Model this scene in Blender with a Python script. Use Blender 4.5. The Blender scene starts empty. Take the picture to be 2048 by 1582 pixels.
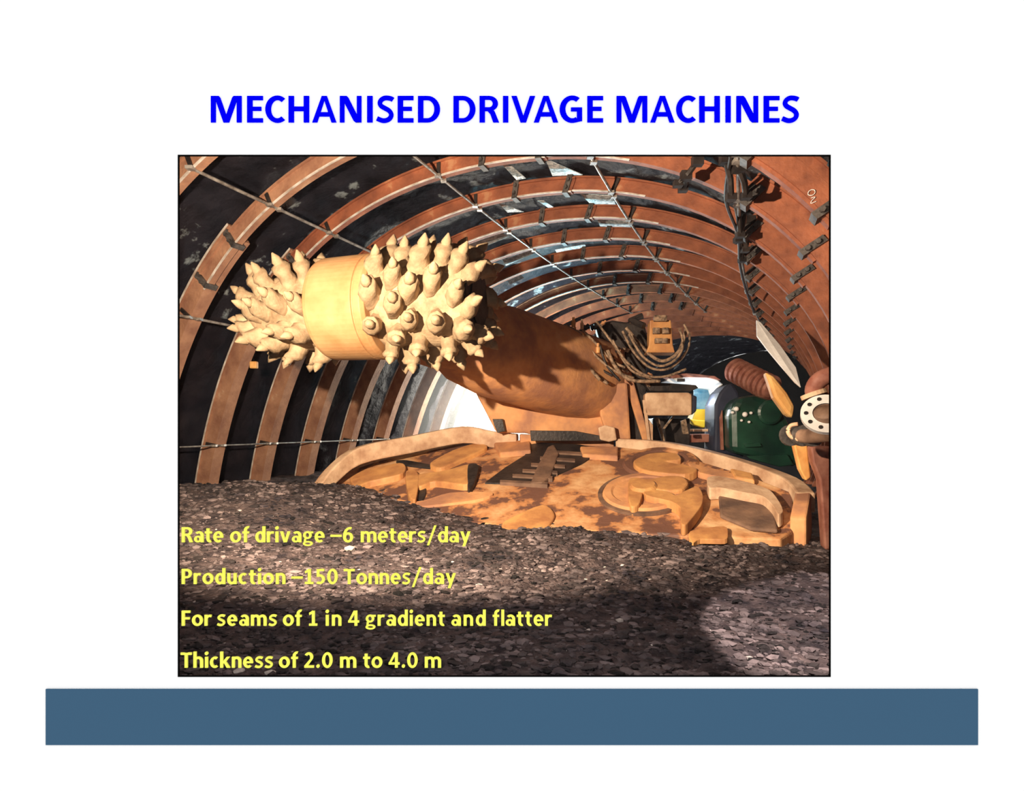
import bpy, math, random
from mathutils import Vector, Matrix, noise
random.seed(7)
C = bpy.context.scene.collection
FPX = 1100.0; CXP = 1024.0; HZ = 850.0; EYE = 0.68; S = 0.7
PSI = -0.3942

# ------------------------------------------------------------------ helpers
def at(px, py, d):
    """a point of the place seen along picture position (px, py) at distance d in front of the viewer"""
    return Vector(((px-CXP)/FPX*d, d, EYE-(py-HZ)/FPX*d))

def newmat(name):
    m = bpy.data.materials.new(name); m.use_nodes = True
    nt = m.node_tree; nt.nodes.clear()
    out = nt.nodes.new('ShaderNodeOutputMaterial')
    return m, nt, out

def rough_mat(name, c1, c2, scale=6.0, rough=.7, metal=0.0, bump=.3, bscale=25.0, c3=None, c3pos=.72, spec=.4, detail=6.0, stops=(.35,.65), island=0.0, bdist=.01, rvar=0.0):
    m, nt, out = newmat(name); N = nt.nodes; L = nt.links
    b = N.new('ShaderNodeBsdfPrincipled'); L.new(b.outputs[0], out.inputs[0])
    tc = N.new('ShaderNodeTexCoord')
    n = N.new('ShaderNodeTexNoise'); n.inputs['Scale'].default_value = scale; n.inputs['Detail'].default_value = detail; n.inputs['Roughness'].default_value = .62
    L.new(tc.outputs['Object'], n.inputs['Vector'])
    r = N.new('ShaderNodeValToRGB'); L.new(n.outputs['Fac'], r.inputs[0])
    e = r.color_ramp.elements; e[0].position = stops[0]; e[0].color = (*c1, 1); e[1].position = stops[1]; e[1].color = (*c2, 1)
    if c3:
        k = e.new(c3pos); k.color = (*c3, 1)
    col = r.outputs[0]
    if island:
        g = N.new('ShaderNodeNewGeometry')
        mr = N.new('ShaderNodeMapRange'); mr.inputs[3].default_value = 1-island; mr.inputs[4].default_value = 1+island
        L.new(g.outputs['Random Per Island'], mr.inputs[0])
        mx = N.new('ShaderNodeVectorMath'); mx.operation = 'SCALE'
        L.new(col, mx.inputs[0]); L.new(mr.outputs[0], mx.inputs['Scale']); col = mx.outputs[0]
    L.new(col, b.inputs['Base Color'])
    b.inputs['Roughness'].default_value = rough; b.inputs['Metallic'].default_value = metal
    b.inputs['Specular IOR Level'].default_value = spec
    n2 = N.new('ShaderNodeTexNoise'); n2.inputs['Scale'].default_value = bscale; n2.inputs['Detail'].default_value = 8
    L.new(tc.outputs['Object'], n2.inputs['Vector'])
    if rvar:
        mr2 = N.new('ShaderNodeMapRange'); mr2.inputs[1].default_value = .35; mr2.inputs[2].default_value = .65
        mr2.inputs[3].default_value = max(.05, rough-rvar); mr2.inputs[4].default_value = min(1, rough+rvar)
        L.new(n.outputs['Fac'], mr2.inputs[0]); L.new(mr2.outputs[0], b.inputs['Roughness'])
    if bump:
        bp = N.new('ShaderNodeBump'); bp.inputs['Strength'].default_value = bump; bp.inputs['Distance'].default_value = bdist
        L.new(n2.outputs['Fac'], bp.inputs['Height']); L.new(bp.outputs[0], b.inputs['Normal'])
    return m

def flat_mat(name, c, rough=1.0):
    m, nt, out = newmat(name)
    b = nt.nodes.new('ShaderNodeBsdfDiffuse'); b.inputs[0].default_value = (*c, 1); b.inputs[1].default_value = 0
    nt.links.new(b.outputs[0], out.inputs[0]); return m

class MB:
    def __init__(s): s.v = []; s.f = []; s.mi = []
    def add(s, vs, fs, mi=0):
        o = len(s.v); s.v += [Vector(p) for p in vs]; s.f += [[i+o for i in f] for f in fs]; s.mi += [mi]*len(fs); return s
    def hexa(s, p, mi=0):   # 8 corners: bottom ring 0-3, top ring 4-7
        return s.add(p, [(3,2,1,0),(4,5,6,7),(0,1,5,4),(1,2,6,5),(2,3,7,6),(3,0,4,7)], mi)
    def box(s, c, size, M=None):
        M = M or Matrix.Identity(3); a, b, d = [k/2 for k in size]; c = Vector(c)
        return s.hexa([c+M@Vector(p) for p in ((-a,-b,-d),(a,-b,-d),(a,b,-d),(-a,b,-d),(-a,-b,d),(a,-b,d),(a,b,d),(-a,b,d))])
    def prism(s, pts, vec, mi=0):
        n = len(pts); vec = Vector(vec); pts = [Vector(p) for p in pts]
        return s.add(pts+[p+vec for p in pts], [list(range(n))[::-1], list(range(n, 2*n))]+[(i,(i+1)%n,n+(i+1)%n,n+i) for i in range(n)], mi)
    def rings(s, R, caps=True, closed=True):
        n = len(R[0]); vs = [p for r in R for p in r]; fs = []
        for k in range(len(R)-1):
            for i in range(n if closed else n-1):
                j = (i+1) % n; fs.append((k*n+i, k*n+j, (k+1)*n+j, (k+1)*n+i))
        if caps: fs.append(list(range(n))[::-1]); fs.append([len(R)*n-n+i for i in range(n)])
        return s.add(vs, fs)
    def tube(s, pts, r, n=8, r2=None):
        pts = [Vector(p) for p in pts]; R = []
        for k, p in enumerate(pts):
            t = (pts[min(k+1, len(pts)-1)]-pts[max(k-1, 0)]).normalized()
            a = t.cross(Vector((0,0,1)));  a = a if a.length > .05 else t.cross(Vector((1,0,0)))
            a.normalize(); b = t.cross(a)
            rr = r if r2 is None else r+(r2-r)*k/(len(pts)-1)
            R.append([p+(a*math.cos(2*math.pi*i/n)+b*math.sin(2*math.pi*i/n))*rr for i in range(n)])
        return s.rings(R)
    def lathe(s, o, ax, prof, n=32, caps=True):
        ax = Vector(ax).normalized(); a = ax.cross(Vector((0,0,1)));  a = a if a.length > .05 else ax.cross(Vector((1,0,0)))
        a.normalize(); b = ax.cross(a)
        return s.rings([[Vector(o)+ax*z+(a*math.cos(2*math.pi*i/n)+b*math.sin(2*math.pi*i/n))*r for i in range(n)] for z, r in prof], caps)
    def build(s, name, mat, parent=None, smooth=False, bevel=0, mats=None):
        me = bpy.data.meshes.new(name); off = parent.location if parent is not None and parent.type == 'EMPTY' else (root_loc(parent) if parent is not None else Vector((0,0,0)))
        me.from_pydata([tuple(v-off) for v in s.v], [], s.f); me.validate()
        import bmesh
        bm = bmesh.new(); bm.from_mesh(me); bmesh.ops.recalc_face_normals(bm, faces=bm.faces); bm.to_mesh(me); bm.free()
        for m in (mats or [mat]): me.materials.append(m)
        if mats and len(s.mi) == len(me.polygons):
            for p, k in zip(me.polygons, s.mi): p.material_index = k
        if smooth:
            me.polygons.foreach_set('use_smooth', [True]*len(me.polygons))
        o = bpy.data.objects.new(name, me); C.objects.link(o)
        if parent is not None: o.parent = parent
        if bevel:
            md = o.modifiers.new('Bevel', 'BEVEL'); md.width = bevel; md.segments = 2; md.limit_method = 'ANGLE'
        return o
def root_loc(o):
    v = Vector((0,0,0))
    while o is not None: v += o.location; o = o.parent
    return v
def smooth_pts(pts, k=5):
    P = [Vector(p) for p in pts]; out = []
    for i in range(len(P)-1):
        a, b, c, d = P[max(i-1,0)], P[i], P[i+1], P[min(i+2,len(P)-1)]
        for j in range(k):
            t = j/k; out.append(.5*((2*b)+(c-a)*t+(2*a-5*b+4*c-d)*t*t+(3*b-a-3*c+d)*t**3))
    return out+[P[-1]]
def tag(o, label=None, cat=None, group=None, kind=None):
    if label: o['label'] = label
    if cat: o['category'] = cat
    if group: o['group'] = group
    if kind: o['kind'] = kind
    return o
def empty(name, loc, label, cat, group=None):
    o = bpy.data.objects.new(name, None); C.objects.link(o); o.location = loc; o.empty_display_size = .1
    return tag(o, label, cat, group)

# ------------------------------------------------------------------ the gallery section
XC, ZC, D0, KX, KZ = -3.4676, -.8293, 5.8983, .0081, .0007
FF = (4.0451, -.084, .6021, -.1035, -.2554)
RMOD = []
def Rth(t):
    return FF[0]+FF[1]*math.cos(2*t)+FF[2]*math.sin(2*t)+FF[3]*math.cos(3*t)+FF[4]*math.sin(3*t)
cP, sP = math.cos(PSI), math.sin(PSI)
def bend(Y):
    q = Y/S-D0
    return (KX*q*q if q > 0 else 0)*S
def T(th, off, Y):
    """section angle (rad, 0 = crown, + right), outward offset (m), distance along the gallery (m) -> world"""
    R = Rth(th)*S+off
    X = XC*S+bend(Y)+R*math.sin(th); Z = ZC*S+R*math.cos(th)
    return Vector((X*cP-Y*sP, X*sP+Y*cP, EYE+Z))
def ribY(i): return (D0+i-2)*S
WY = 1.0      # the slide page, built as a wall, stands this far in front of the viewer
def wallhit(px, py, off=0.0):
    dx, dz = (px-CXP)/FPX, -(py-HZ)/FPX; t = 1.5
    while t < 40:
        X = (dx*cP+sP)*t; Y = (-dx*sP+cP)*t; Z = dz*t
        x = X-XC*S-bend(Y); z = Z-ZC*S; a = math.atan2(x, z)
        if math.hypot(x, z) > Rth(a)*S+off: break
        t += .01
    return Vector((dx*t, t, EYE+dz*t)), a, Y

# ------------------------------------------------------------------ materials
M_white = flat_mat('white_paint', (.975,.975,.975))
M_wallback = rough_mat('dark_back', (.02,.018,.018), (.03,.026,.025), 4, .95)
M_black = flat_mat('black_trim', (.004,.004,.004))
M_slate = flat_mat('slate_blue_slide_bar', (.052,.118,.198))
M_blue = flat_mat('blue_lettering', (.0,.0,.93))
M_yellow = flat_mat('yellow_lettering', (.97,.97,.13))
M_arch = rough_mat('rusted_arch_steel', (.20,.065,.036), (.42,.14,.068), 5, .65, 0, .5, 40, c3=(.52,.25,.13), spec=.35)
M_archdust = rough_mat('dusty_arch_steel', (.27,.125,.078), (.47,.25,.15), 5, .75, 0, .5, 40, c3=(.55,.36,.24), spec=.3)
M_backlit_lip = rough_mat('painted_backlit_lip', (.42,.33,.27), (.80,.74,.68), 9, .5, 0, .2, 30)  # backlight along the arch edges put into a pale colour
M_clamp = rough_mat('grey_clamp_steel', (.03,.026,.026), (.16,.14,.13), 12, .55, .2, .4, 50)
M_rod = rough_mat('grey_rod_steel', (.16,.13,.11), (.50,.46,.42), 14, .4, .35, .3, 60)
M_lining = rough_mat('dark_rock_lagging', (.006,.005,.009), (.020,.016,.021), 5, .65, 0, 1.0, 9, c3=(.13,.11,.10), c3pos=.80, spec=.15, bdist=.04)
M_ground = rough_mat('coal_floor', (.022,.017,.021), (.14,.10,.095), 12, .85, 0, 1.0, 45, c3=(.42,.32,.27), c3pos=.74, spec=.25, detail=12, bdist=.03)
M_rubble = rough_mat('rubble', (.016,.013,.017), (.17,.13,.125), 3, .85, 0, .7, 60, spec=.3, island=.95)
M_stone = rough_mat('pale_stone', (.42,.34,.29), (.75,.68,.62), 20, .8, 0, .5, 60)
M_machine = rough_mat('dusty_orange_machine', (.40,.19,.11), (.68,.33,.14), 3.0, .75, 0, .35, 30, c3=(.80,.46,.22), c3pos=.78, stops=(.40,.58))
M_apron = rough_mat('scraped_apron_plate', (.17,.08,.055), (.56,.25,.10), 3.4, .6, 0, .6, 22, c3=(.80,.50,.26), c3pos=.66, stops=(.45,.50))
M_mud = rough_mat('brown_mud', (.10,.06,.045), (.24,.14,.09), 7, .8, 0, .5, 30)
M_rim = rough_mat('pale_worn_rim', (.42,.24,.14), (.74,.52,.34), 6, .65, 0, .4, 30)
M_arm = rough_mat('worn_orange_arm', (.42,.18,.07), (.72,.37,.13), 5, .55, 0, .3, 30)
M_head = rough_mat('dusty_cutter_steel', (.20,.13,.07), (.44,.315,.19), 9, .75, 0, .4, 50)
M_drum = rough_mat('yellow_worn_drum', (.36,.17,.065), (.44,.26,.12), 4, .6, 0, .25, 14, c3=(.48,.33,.18), c3pos=.75)
M_dark = rough_mat('dark_oily_steel', (.012,.010,.011), (.05,.038,.034), 9, .5, .1, .4, 40)
M_hose = rough_mat('dusty_hose', (.07,.045,.03), (.42,.28,.18), 30, .7, 0, .5, 60)
M_green = rough_mat('dark_green_paint', (.005,.024,.017), (.018,.075,.045), 3, .3, 0, .25, 10, spec=.7)
M_navy = rough_mat('navy_panel', (.012,.014,.03), (.03,.035,.065), 4, .7)
M_cabwhite = rough_mat('white_canopy_paint', (.80,.84,.86), (.92,.93,.94), 5, .4, 0, .05)
M_sky = rough_mat('pale_blue_screen', (.05,.26,.45), (.45,.72,.85), 5, .25, 0, .02)
M_seat = rough_mat('yellow_paint', (.75,.42,.02), (.90,.66,.04), 5, .5, 0, .1)
M_redbr = rough_mat('red_brown_steel', (.20,.06,.04), (.38,.17,.12), 10, .6)
M_lit_orange = rough_mat('painted_lit_orange', (.62,.25,.06), (.88,.52,.18), 5, .6)  # lamplight painted in: brighter and more orange than the arch steel
M_glint = rough_mat('pale_roof_glint', (.30,.40,.46), (.80,.88,.92), 26, .3, 0, .5, 30, stops=(.42,.56))  # pale colour that paints reflected light on the roof
M_pipe = rough_mat('brown_pipe', (.16,.09,.06), (.40,.25,.17), 9, .6, .1)
M_flange = rough_mat('white_flange_and_glint', (.75,.72,.70), (.9,.88,.86), 9, .5)
def glass_mat():
    m, nt, out = newmat('clear_antireflective_glass'); N = nt.nodes; L = nt.links
    t = N.new('ShaderNodeBsdfTransparent'); g = N.new('ShaderNodeBsdfGlossy'); g.inputs['Roughness'].default_value = .02
    mx = N.new('ShaderNodeMixShader'); mx.inputs[0].default_value = .002
    L.new(t.outputs[0], mx.inputs[1]); L.new(g.outputs[0], mx.inputs[2]); L.new(mx.outputs[0], out.inputs[0]); return m
M_glass = glass_mat()

# ------------------------------------------------------------------ slide page, built as a made-up wall with a window
def wp(px, py, y=WY): 
    return Vector(((px-CXP)/FPX*WY, y, EYE-(py-HZ)/FPX*WY))
OX0, OY0, OX1, OY1 = 356.0, 310.0, 1661.0, 1353.5
a, b = wp(OX0, OY1), wp(OX1, OY0)
w = MB(); X0, X1, Z0, Z1, TH = -6.5, 4.5, -1.6, 3.7, .035
RV = .05
F4 = [(X0,WY,Z0),(X1,WY,Z0),(X1,WY,Z1),(X0,WY,Z1)]; H4 = [(a.x,WY,a.z),(b.x,WY,a.z),(b.x,WY,b.z),(a.x,WY,b.z)]
B4 = [(x,WY+TH,z) for x, _, z in F4]; K4 = [(a.x-RV,WY+TH,a.z-RV),(b.x+RV,WY+TH,a.z-RV),(b.x+RV,WY+TH,b.z+RV),(a.x-RV,WY+TH,b.z+RV)]
w.add(F4+H4, [(i, (i+1)%4, 4+(i+1)%4, 4+i) for i in range(4)], 0)
w.add(B4+K4, [(4+i, 4+(i+1)%4, (i+1)%4, i) for i in range(4)], 1)
w.add(H4+K4, [(i, (i+1)%4, 4+(i+1)%4, 4+i) for i in range(4)], 1)
w.add(F4+B4, [(4+i, 4+(i+1)%4, (i+1)%4, i) for i in range(4)], 1)
me = bpy.data.meshes.new('wall_slide'); me.from_pydata([tuple(v) for v in w.v], [], w.f)
me.materials.append(M_white); me.materials.append(M_wallback)
for p, k in zip(me.polygons, w.mi): p.material_index = k
o = bpy.data.objects.new('wall_slide', me); C.objects.link(o); o['kind'] = 'structure'
t = .0019
m = MB()
def trimbar(x0, x1, z0, z1): m.box(((x0+x1)/2, WY+.0006, (z0+z1)/2), (x1-x0, .0024, z1-z0))
trimbar(a.x-.0002, b.x+.0002, a.z-t*.1, a.z+t); trimbar(a.x-.0002, b.x+.0002, b.z-t, b.z+t*.1)
trimbar(a.x-t*.1, a.x+t, a.z+t, b.z-t); trimbar(b.x-t, b.x+t*.1, a.z+t, b.z-t)
o = m.build('slide_trim_1', M_black); o['kind'] = 'structure'
m = MB(); m.box(((a.x+b.x)/2, WY+.0038, (a.z+b.z)/2), (b.x-a.x, .004, b.z-a.z))  # added clear pane carrying the slide's yellow captions
o = m.build('slide_pane_1', M_glass); o['kind'] = 'structure'
q0, q1 = wp(93, 1489), wp(1954.5, 1377.5)
m = MB(); m.box(((q0.x+q1.x)/2, WY-.001, (q0.z+q1.z)/2), (q1.x-q0.x, .002, q1.z-q0.z))
tag(m.build('slide_bar', M_slate), 'long plain slate blue bar at the foot of the white slide page', 'panel')

# lettering ---------------------------------------------------------
A_, B_ = .205, .155
def rect(x0, y0, x1, y1): return ('p', [(x0,y0),(x1,y0),(x1,y1),(x0,y1)])
def P(*pts): return ('p', list(pts))
def ring(cx, cy, rx, ry, a0=0, a1=360, tx=.2, ty=.15): return ('r', cx, cy, rx, ry, a0, a1, tx, ty)
def st(pts, wd): return ('s', pts, wd)
def mir(poly, c): return ('p', [(2*c-x, y) for x, y in poly[1]][::-1])
vl = P((0,1),(.2,1),(.46,.22),(.455,0),(.345,0)); ml = P((.10,1),(.30,1),(.355,.94),(.582,.29),(.582,0),(.475,0),(.185,.82),(.06,.98))
al = P((0,0),(.19,0),(.4575,.83),(.4575,1),(.36,1)); vs = P((0,.72),(.2,.72),(.345,.2),(.34,0),(.235,0))
Ssh = [(.62,.86),(.55,.90),(.43,.925),(.30,.92),(.18,.85),(.125,.73),(.18,.62),(.33,.53),(.48,.44),(.56,.30),(.51,.16),(.38,.08),(.22,.07),(.02,.15)]
G = {
'M': (1.164, [rect(0,0,.185,1), rect(.979,0,1.164,1), ml, mir(ml,.582)]),
'E': (.60, [rect(0,0,A_,1), rect(A_,0,.6,B_), rect(A_,1-B_,.6,1), rect(A_,.44,.54,.59)]),
'C': (.74, [ring(.46,.5,.46,.515,52,308,.215,.165)]),
'H': (.78, [rect(0,0,A_,1), rect(.575,0,.78,1), rect(A_,.43,.575,.6)]),
'A': (.915, [al, mir(al,.4575), rect(.24,.225,.675,.385)]),
'N': (.82, [rect(0,0,.175,1), rect(.645,0,.82,1), P((.08,1),(.26,1),(.33,.93),(.74,.12),(.74,0),(.60,0),(.51,.08),(.08,.92))]),
'I': (.21, [rect(0,0,.21,1)]),
'S': (.66, [st(Ssh,.17)]),
'D': (.836, [rect(0,0,A_,1), rect(A_,0,.37,B_), rect(A_,1-B_,.37,1), ring(.36,.5,.476,.5,-90,90,.215,B_)]),
'R': (.74, [rect(0,0,A_,1), rect(A_,.86,.37,1), rect(A_,.43,.37,.57), ring(.36,.715,.34,.285,-90,90,.2,.14), P((.30,.44),(.46,.52),(.57,.42),(.74,0),(.52,0),(.41,.31))]),
'V': (.90, [vl, mir(vl,.45)]),
'G': (.853, [ring(.48,.5,.48,.515,55,300,.22,.165), rect(.655,.05,.853,.56), rect(.43,.42,.853,.565), P((.6,.0),(.853,.06),(.853,.2),(.64,.14))]),
'P': (.67, [rect(0,0,A_,1), rect(A_,.86,.34,1), rect(A_,.38,.34,.52), ring(.33,.69,.34,.31,-90,90,.2,.14)]),
'T': (.73, [rect(0,.85,.73,1), rect(.265,0,.465,1)]),
'F': (.57, [rect(0,0,A_,1), rect(A_,.85,.57,1), rect(A_,.42,.53,.565)]),
'a': (.635, [ring(.265,.215,.265,.225,0,360,.18,.115), rect(.435,0,.635,.48), ring(.325,.45,.31,.285,0,140,.2,.14)]),
'c': (.56, [ring(.33,.36,.33,.375,55,305)]),
'd': (.665, [ring(.32,.36,.32,.375), rect(.465,0,.665,1.06)]),
'e': (.66, [ring(.33,.36,.33,.375,-2,312), rect(.08,.30,.655,.42)]),
'f': (.48, [rect(.1,0,.3,.8), rect(0,.585,.44,.72), ring(.37,.80,.27,.27,70,180)]),
'g': (.68, [ring(.30,.475,.285,.26,0,360,.17,.12), rect(.42,.60,.68,.715), ring(.33,-.08,.33,.17,0,360,.15,.105), P((.06,.0),(.2,.0),(.22,.24),(.08,.24))]),
'h': (.64, [rect(0,0,.2,1.06), ring(.325,.44,.315,.295,0,140), rect(.44,0,.64,.45)]),
'i': (.22, [rect(.01,0,.21,.72), ring(.11,.95,.115,.115,0,360,.114,.114)]),
'k': (.66, [rect(0,0,.2,1.06), P((.18,.30),(.30,.28),(.65,.72),(.43,.72),(.18,.42)), P((.22,.40),(.36,.48),(.68,0),(.44,0))]),
'l': (.2, [rect(0,0,.2,1.06)]),
'm': (1.04, [rect(0,0,.2,.72), ring(.33,.44,.29,.295,0,140), rect(.42,0,.62,.45), ring(.75,.44,.29,.295,0,140), rect(.84,0,1.04,.45)]),
'n': (.63, [rect(0,0,.2,.72), ring(.32,.44,.31,.295,0,140), rect(.43,0,.63,.45)]),
'o': (.72, [ring(.36,.36,.36,.375)]),
'r': (.46, [rect(0,0,.2,.72), st([(.12,.46),(.2,.59),(.31,.65),(.46,.64)],.15)]),
's': (.54, [st([(x*.82,y*.735) for x, y in Ssh],.142)]),
't': (.47, [rect(.1,.22,.3,.92), rect(0,.585,.46,.72), ring(.35,.25,.25,.265,178,290)]),
'u': (.62, [rect(0,.27,.2,.72), ring(.30,.28,.30,.295,180,330), rect(.42,0,.62,.72)]),
'v': (.68, [vs, mir(vs,.34)]),
'y': (.68, [P((0,.72),(.2,.72),(.37,.22),(.36,0),(.25,0)), P((.68,.72),(.48,.72),(.13,-.27),(.33,-.27))]),
'1': (.57, [rect(.2,0,.4,1), rect(0,0,.57,.14), P((0,.86),(.25,1),(.38,1),(.22,.80),(.03,.70))]),
'5': (.64, [rect(.08,.86,.58,1), rect(.08,.48,.26,1), ring(.27,.32,.36,.325,-130,118)]),
'0': (.70, [ring(.35,.5,.35,.515)]),
'4': (.73, [rect(.42,0,.61,1), rect(0,.21,.73,.35), P((0,.30),(.15,.30),(.47,.84),(.47,1),(.36,1))]),
'2': (.64, [ring(.29,.71,.30,.305,-30,150), P((.0,0),(.0,.14),(.39,.60),(.55,.56),(.22,.10)), rect(0,0,.64,.145)]),
'6': (.68, [ring(.345,.325,.335,.34), ring(.46,.42,.45,.59,72,190)]),
'\u2013': (.75, [rect(0,.36,.75,.5)]),
'/': (.64, [P((0,-.2),(.16,-.2),(.64,1.12),(.48,1.12))]),
'.': (.22, [ring(.11,.105,.11,.11,0,360,.109,.109)]),
}
def glyph(mb, ch, ox, oz, cap, y, dep, k):
    for pr in G[ch][1]:
        if pr[0] == 'p': quads = [pr[1]]
        elif pr[0] == 'r':
            _, cx, cy, rx, ry, a0, a1, tx, ty = pr; n = max(6, int(abs(a1-a0)/12)); quads = []
            pp = [(math.cos(math.radians(a0+(a1-a0)*i/n)), math.sin(math.radians(a0+(a1-a0)*i/n))) for i in range(n+1)]
            for i in range(n):
                c0, c1 = pp[i], pp[i+1]
                quads.append([(cx+rx*c0[0],cy+ry*c0[1]),(cx+rx*c1[0],cy+ry*c1[1]),(cx+(rx-tx)*c1[0],cy+(ry-ty)*c1[1]),(cx+(rx-tx)*c0[0],cy+(ry-ty)*c0[1])])
        else:
            pts = [Vector((x,z,0)) for x, z in pr[1]]; pts = smooth_pts(pts, 3); wd = pr[2]/2; L = []
            for i, p in enumerate(pts):
                tt = (pts[min(i+1,len(pts)-1)]-pts[max(i-1,0)]).normalized(); nn = Vector((-tt.y, tt.x, 0))
                L.append((p+nn*wd, p-nn*wd))
            quads = [[tuple(L[i][0])[:2], tuple(L[i+1][0])[:2], tuple(L[i+1][1])[:2], tuple(L[i][1])[:2]] for i in range(len(L)-1)]
        k[0] += 1; yy = y-1.5e-5*(k[0] % 12)
        for q in quads:
            q = list(q)
            ar = sum(q[i][0]*q[(i+1)%len(q)][1]-q[(i+1)%len(q)][0]*q[i][1] for i in range(len(q)))
            if ar < 0: q = q[::-1]
            mb.prism([(ox+x*cap, yy, oz+z*cap) for x, z in q], (0, dep, 0))
def write(name, words, base, cap, mat, label, yface, gap=.12):
    k = [0]; oz = EYE-(base-HZ)/FPX*WY; root = None
    for txt, x0, x1 in words:
        if isinstance(x0, list):
            sp = x0
        else:
            nat = sum(G[c][0] for c in txt)*cap; g = ((x1-x0)-nat)/max(1, len(txt)-1); sp = []; x = x0; sc = 1
            if g < .05*cap:
                g = .07*cap; sc = ((x1-x0)-g*(len(txt)-1))/nat
            if len(txt) == 1: sc = (x1-x0)/nat; g = 0
            for c in txt:
                sp.append((x, sc)); x += G[c][0]*cap*sc+g
        if root is None: root = empty(name, ((sp[0][0]-CXP)/FPX*WY, yface, oz), label, 'lettering')
        mb = MB()
        for c, (x, sc) in zip(txt, sp):
            sub = MB(); glyph(sub, c, 0, 0, 1.0, 0, 0.0012, k)
            ox = (x-CXP)/FPX*WY; cw = cap/FPX*WY
            mb.add([(ox+v.x*cw*sc, yface+v.y if v.y > 0.0005 else yface-.0012+v.y, oz+v.z*cw) for v in sub.v], sub.f)
        me = bpy.data.meshes.new('word'); me.from_pydata([tuple(v-root.location) for v in mb.v], [], mb.f); me.materials.append(mat)
        o = bpy.data.objects.new('word', me); C.objects.link(o); o.parent = root
def spans(txt, arr, cap, off, k): return [(off+x0/k, (x1-x0)/k/(G[c][0]*cap)) for c, (x0, x1) in zip(txt, arr)]
cap = 52.7; k_ = 3.357
w1 = spans('MECHANISED', [(75,281),(318,424),(440,571),(596,734),(755,917),(940,1085),(1123,1160),(1186,1303),(1328,1434),(1464,1612)], cap, 400, k_)
w2 = spans('DR', [(1702,1850),(1877,2008)], cap, 400, k_)+spans('IVAGE', [(20,56),(77,236),(227,390),(400,551),(586,692)], cap, 1000, k_)
w3 = spans('MACHINES', [(782,988),(1008,1171),(1182,1313),(1337,1475),(1513,1548),(1586,1732),(1769,1875),(1890,2007)], cap, 1000, k_)
write('title_lettering', [('MECHANISED', w1, 0), ('DRIVAGE', w2, 0), ('MACHINES', w3, 0)], 245.3, cap, M_blue, 'large bold blue capital slide title reading MECHANISED DRIVAGE MACHINES above the made-up window', WY-.0002)
yg = WY+.0016
def yw(v): return v
cy_ = 30.2
NO = '\u2013'
write('caption_lettering', [('Rate',362.7,445.9),('of',459.8,498.8),('drivage',510.2,648.8),(NO+'6',660.5,705.9),('meters/day',721.3,941)], 1084.8, cy_, M_yellow, 'yellow slide caption reading Rate of drivage 6 meters/day, topmost on the added pane', yg)
write('caption_lettering', [('Production',362.7,570.3),(NO+'150',582.4,675.2),('Tonnes/day',687.1,911.7)], 1168.4, cy_, M_yellow, 'yellow slide caption reading Production 150 Tonnes/day on the added pane', yg)
write('caption_lettering', [('For',362.7,422.3),('seams',433.6,553.1),('of',565.4,604.3),('1',617.6,634.2),('in',650.8,682.4),('4',696,718),('gradient',730.7,889.9),('and',902.6,971.6),('flatter',985.2,1103.8)], 1251.9, cy_, M_yellow, 'yellow slide caption reading For seams of 1 in 4 gradient and flatter', yg)
write('caption_lettering', [('Thickness',360.7,545.3),('of',557.4,596.5),('2.0',608.2,664.8),('m',679.7,712.3),('to',725.9,764.5),('4.0',777,835.2),('m',849.3,882.1)], 1335.9, cy_, M_yellow, 'yellow slide caption reading Thickness of 2.0 m to 4.0 m, lowest on the added pane', yg)

# ------------------------------------------------------------------ gallery shell
def ystart(th, off, ymin):
    lo, hi = -6.0, 12.0
    for _ in range(40):
        mid = (lo+hi)/2
        if T(th, off, mid).y < ymin: lo = mid
        else: hi = mid
    return hi
def shell(name, t0, t1, n):
    V = []; F = []; M = 230; YE = 20.0
    for i in range(n+1):
        th = math.radians(t0+(t1-t0)*i/n); y0 = ystart(th, .22, WY+TH-.002)
        for j in range(M+1):
            f = j/M; Y = y0+(YE-y0)*f**1.35
            p = T(th, .22, Y)
            nz = noise.noise(p*1.7)*.05+noise.noise(p*5)*.035+noise.noise(p*13)*.015
            e = .30+.1 if j == 0 else 1
            q = T(th, .31+nz*(0 if j == 0 else 1), Y)
            if j == 0: q = T(th, .22, Y)
            V.append(tuple(q))
    for i in range(n):
        for j in range(M):
            a0 = i*(M+1)+j; F.append((a0, a0+1, a0+M+2, a0+M+1))
    me = bpy.data.meshes.new(name); me.from_pydata(V, [], F); me.materials.append(M_lining)
    me.polygons.foreach_set('use_smooth', [True]*len(me.polygons))
    o = bpy.data.objects.new(name, me); C.objects.link(o); o['kind'] = 'structure'
shell('wall_left', -128, -55, 60); M_lining = rough_mat('wet_roof_with_glints', (.006,.006,.010), (.020,.018,.026), 3.2, .6, 0, 1.0, 9, c3=(.26,.30,.32), c3pos=.66, spec=.2, bdist=.04, stops=(.35,.60))  # pale ramp stop paints backlight reflections onto the wet roof
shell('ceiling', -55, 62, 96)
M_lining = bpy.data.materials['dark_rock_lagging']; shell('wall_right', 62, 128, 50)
m = MB(); ring_ = [T(math.radians(a), .3, 19.9) for a in range(-128, 129, 8)]
m.add([*ring_], [list(range(len(ring_)))]); o = m.build('wall_back', M_wallback); o['kind'] = 'structure'

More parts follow.
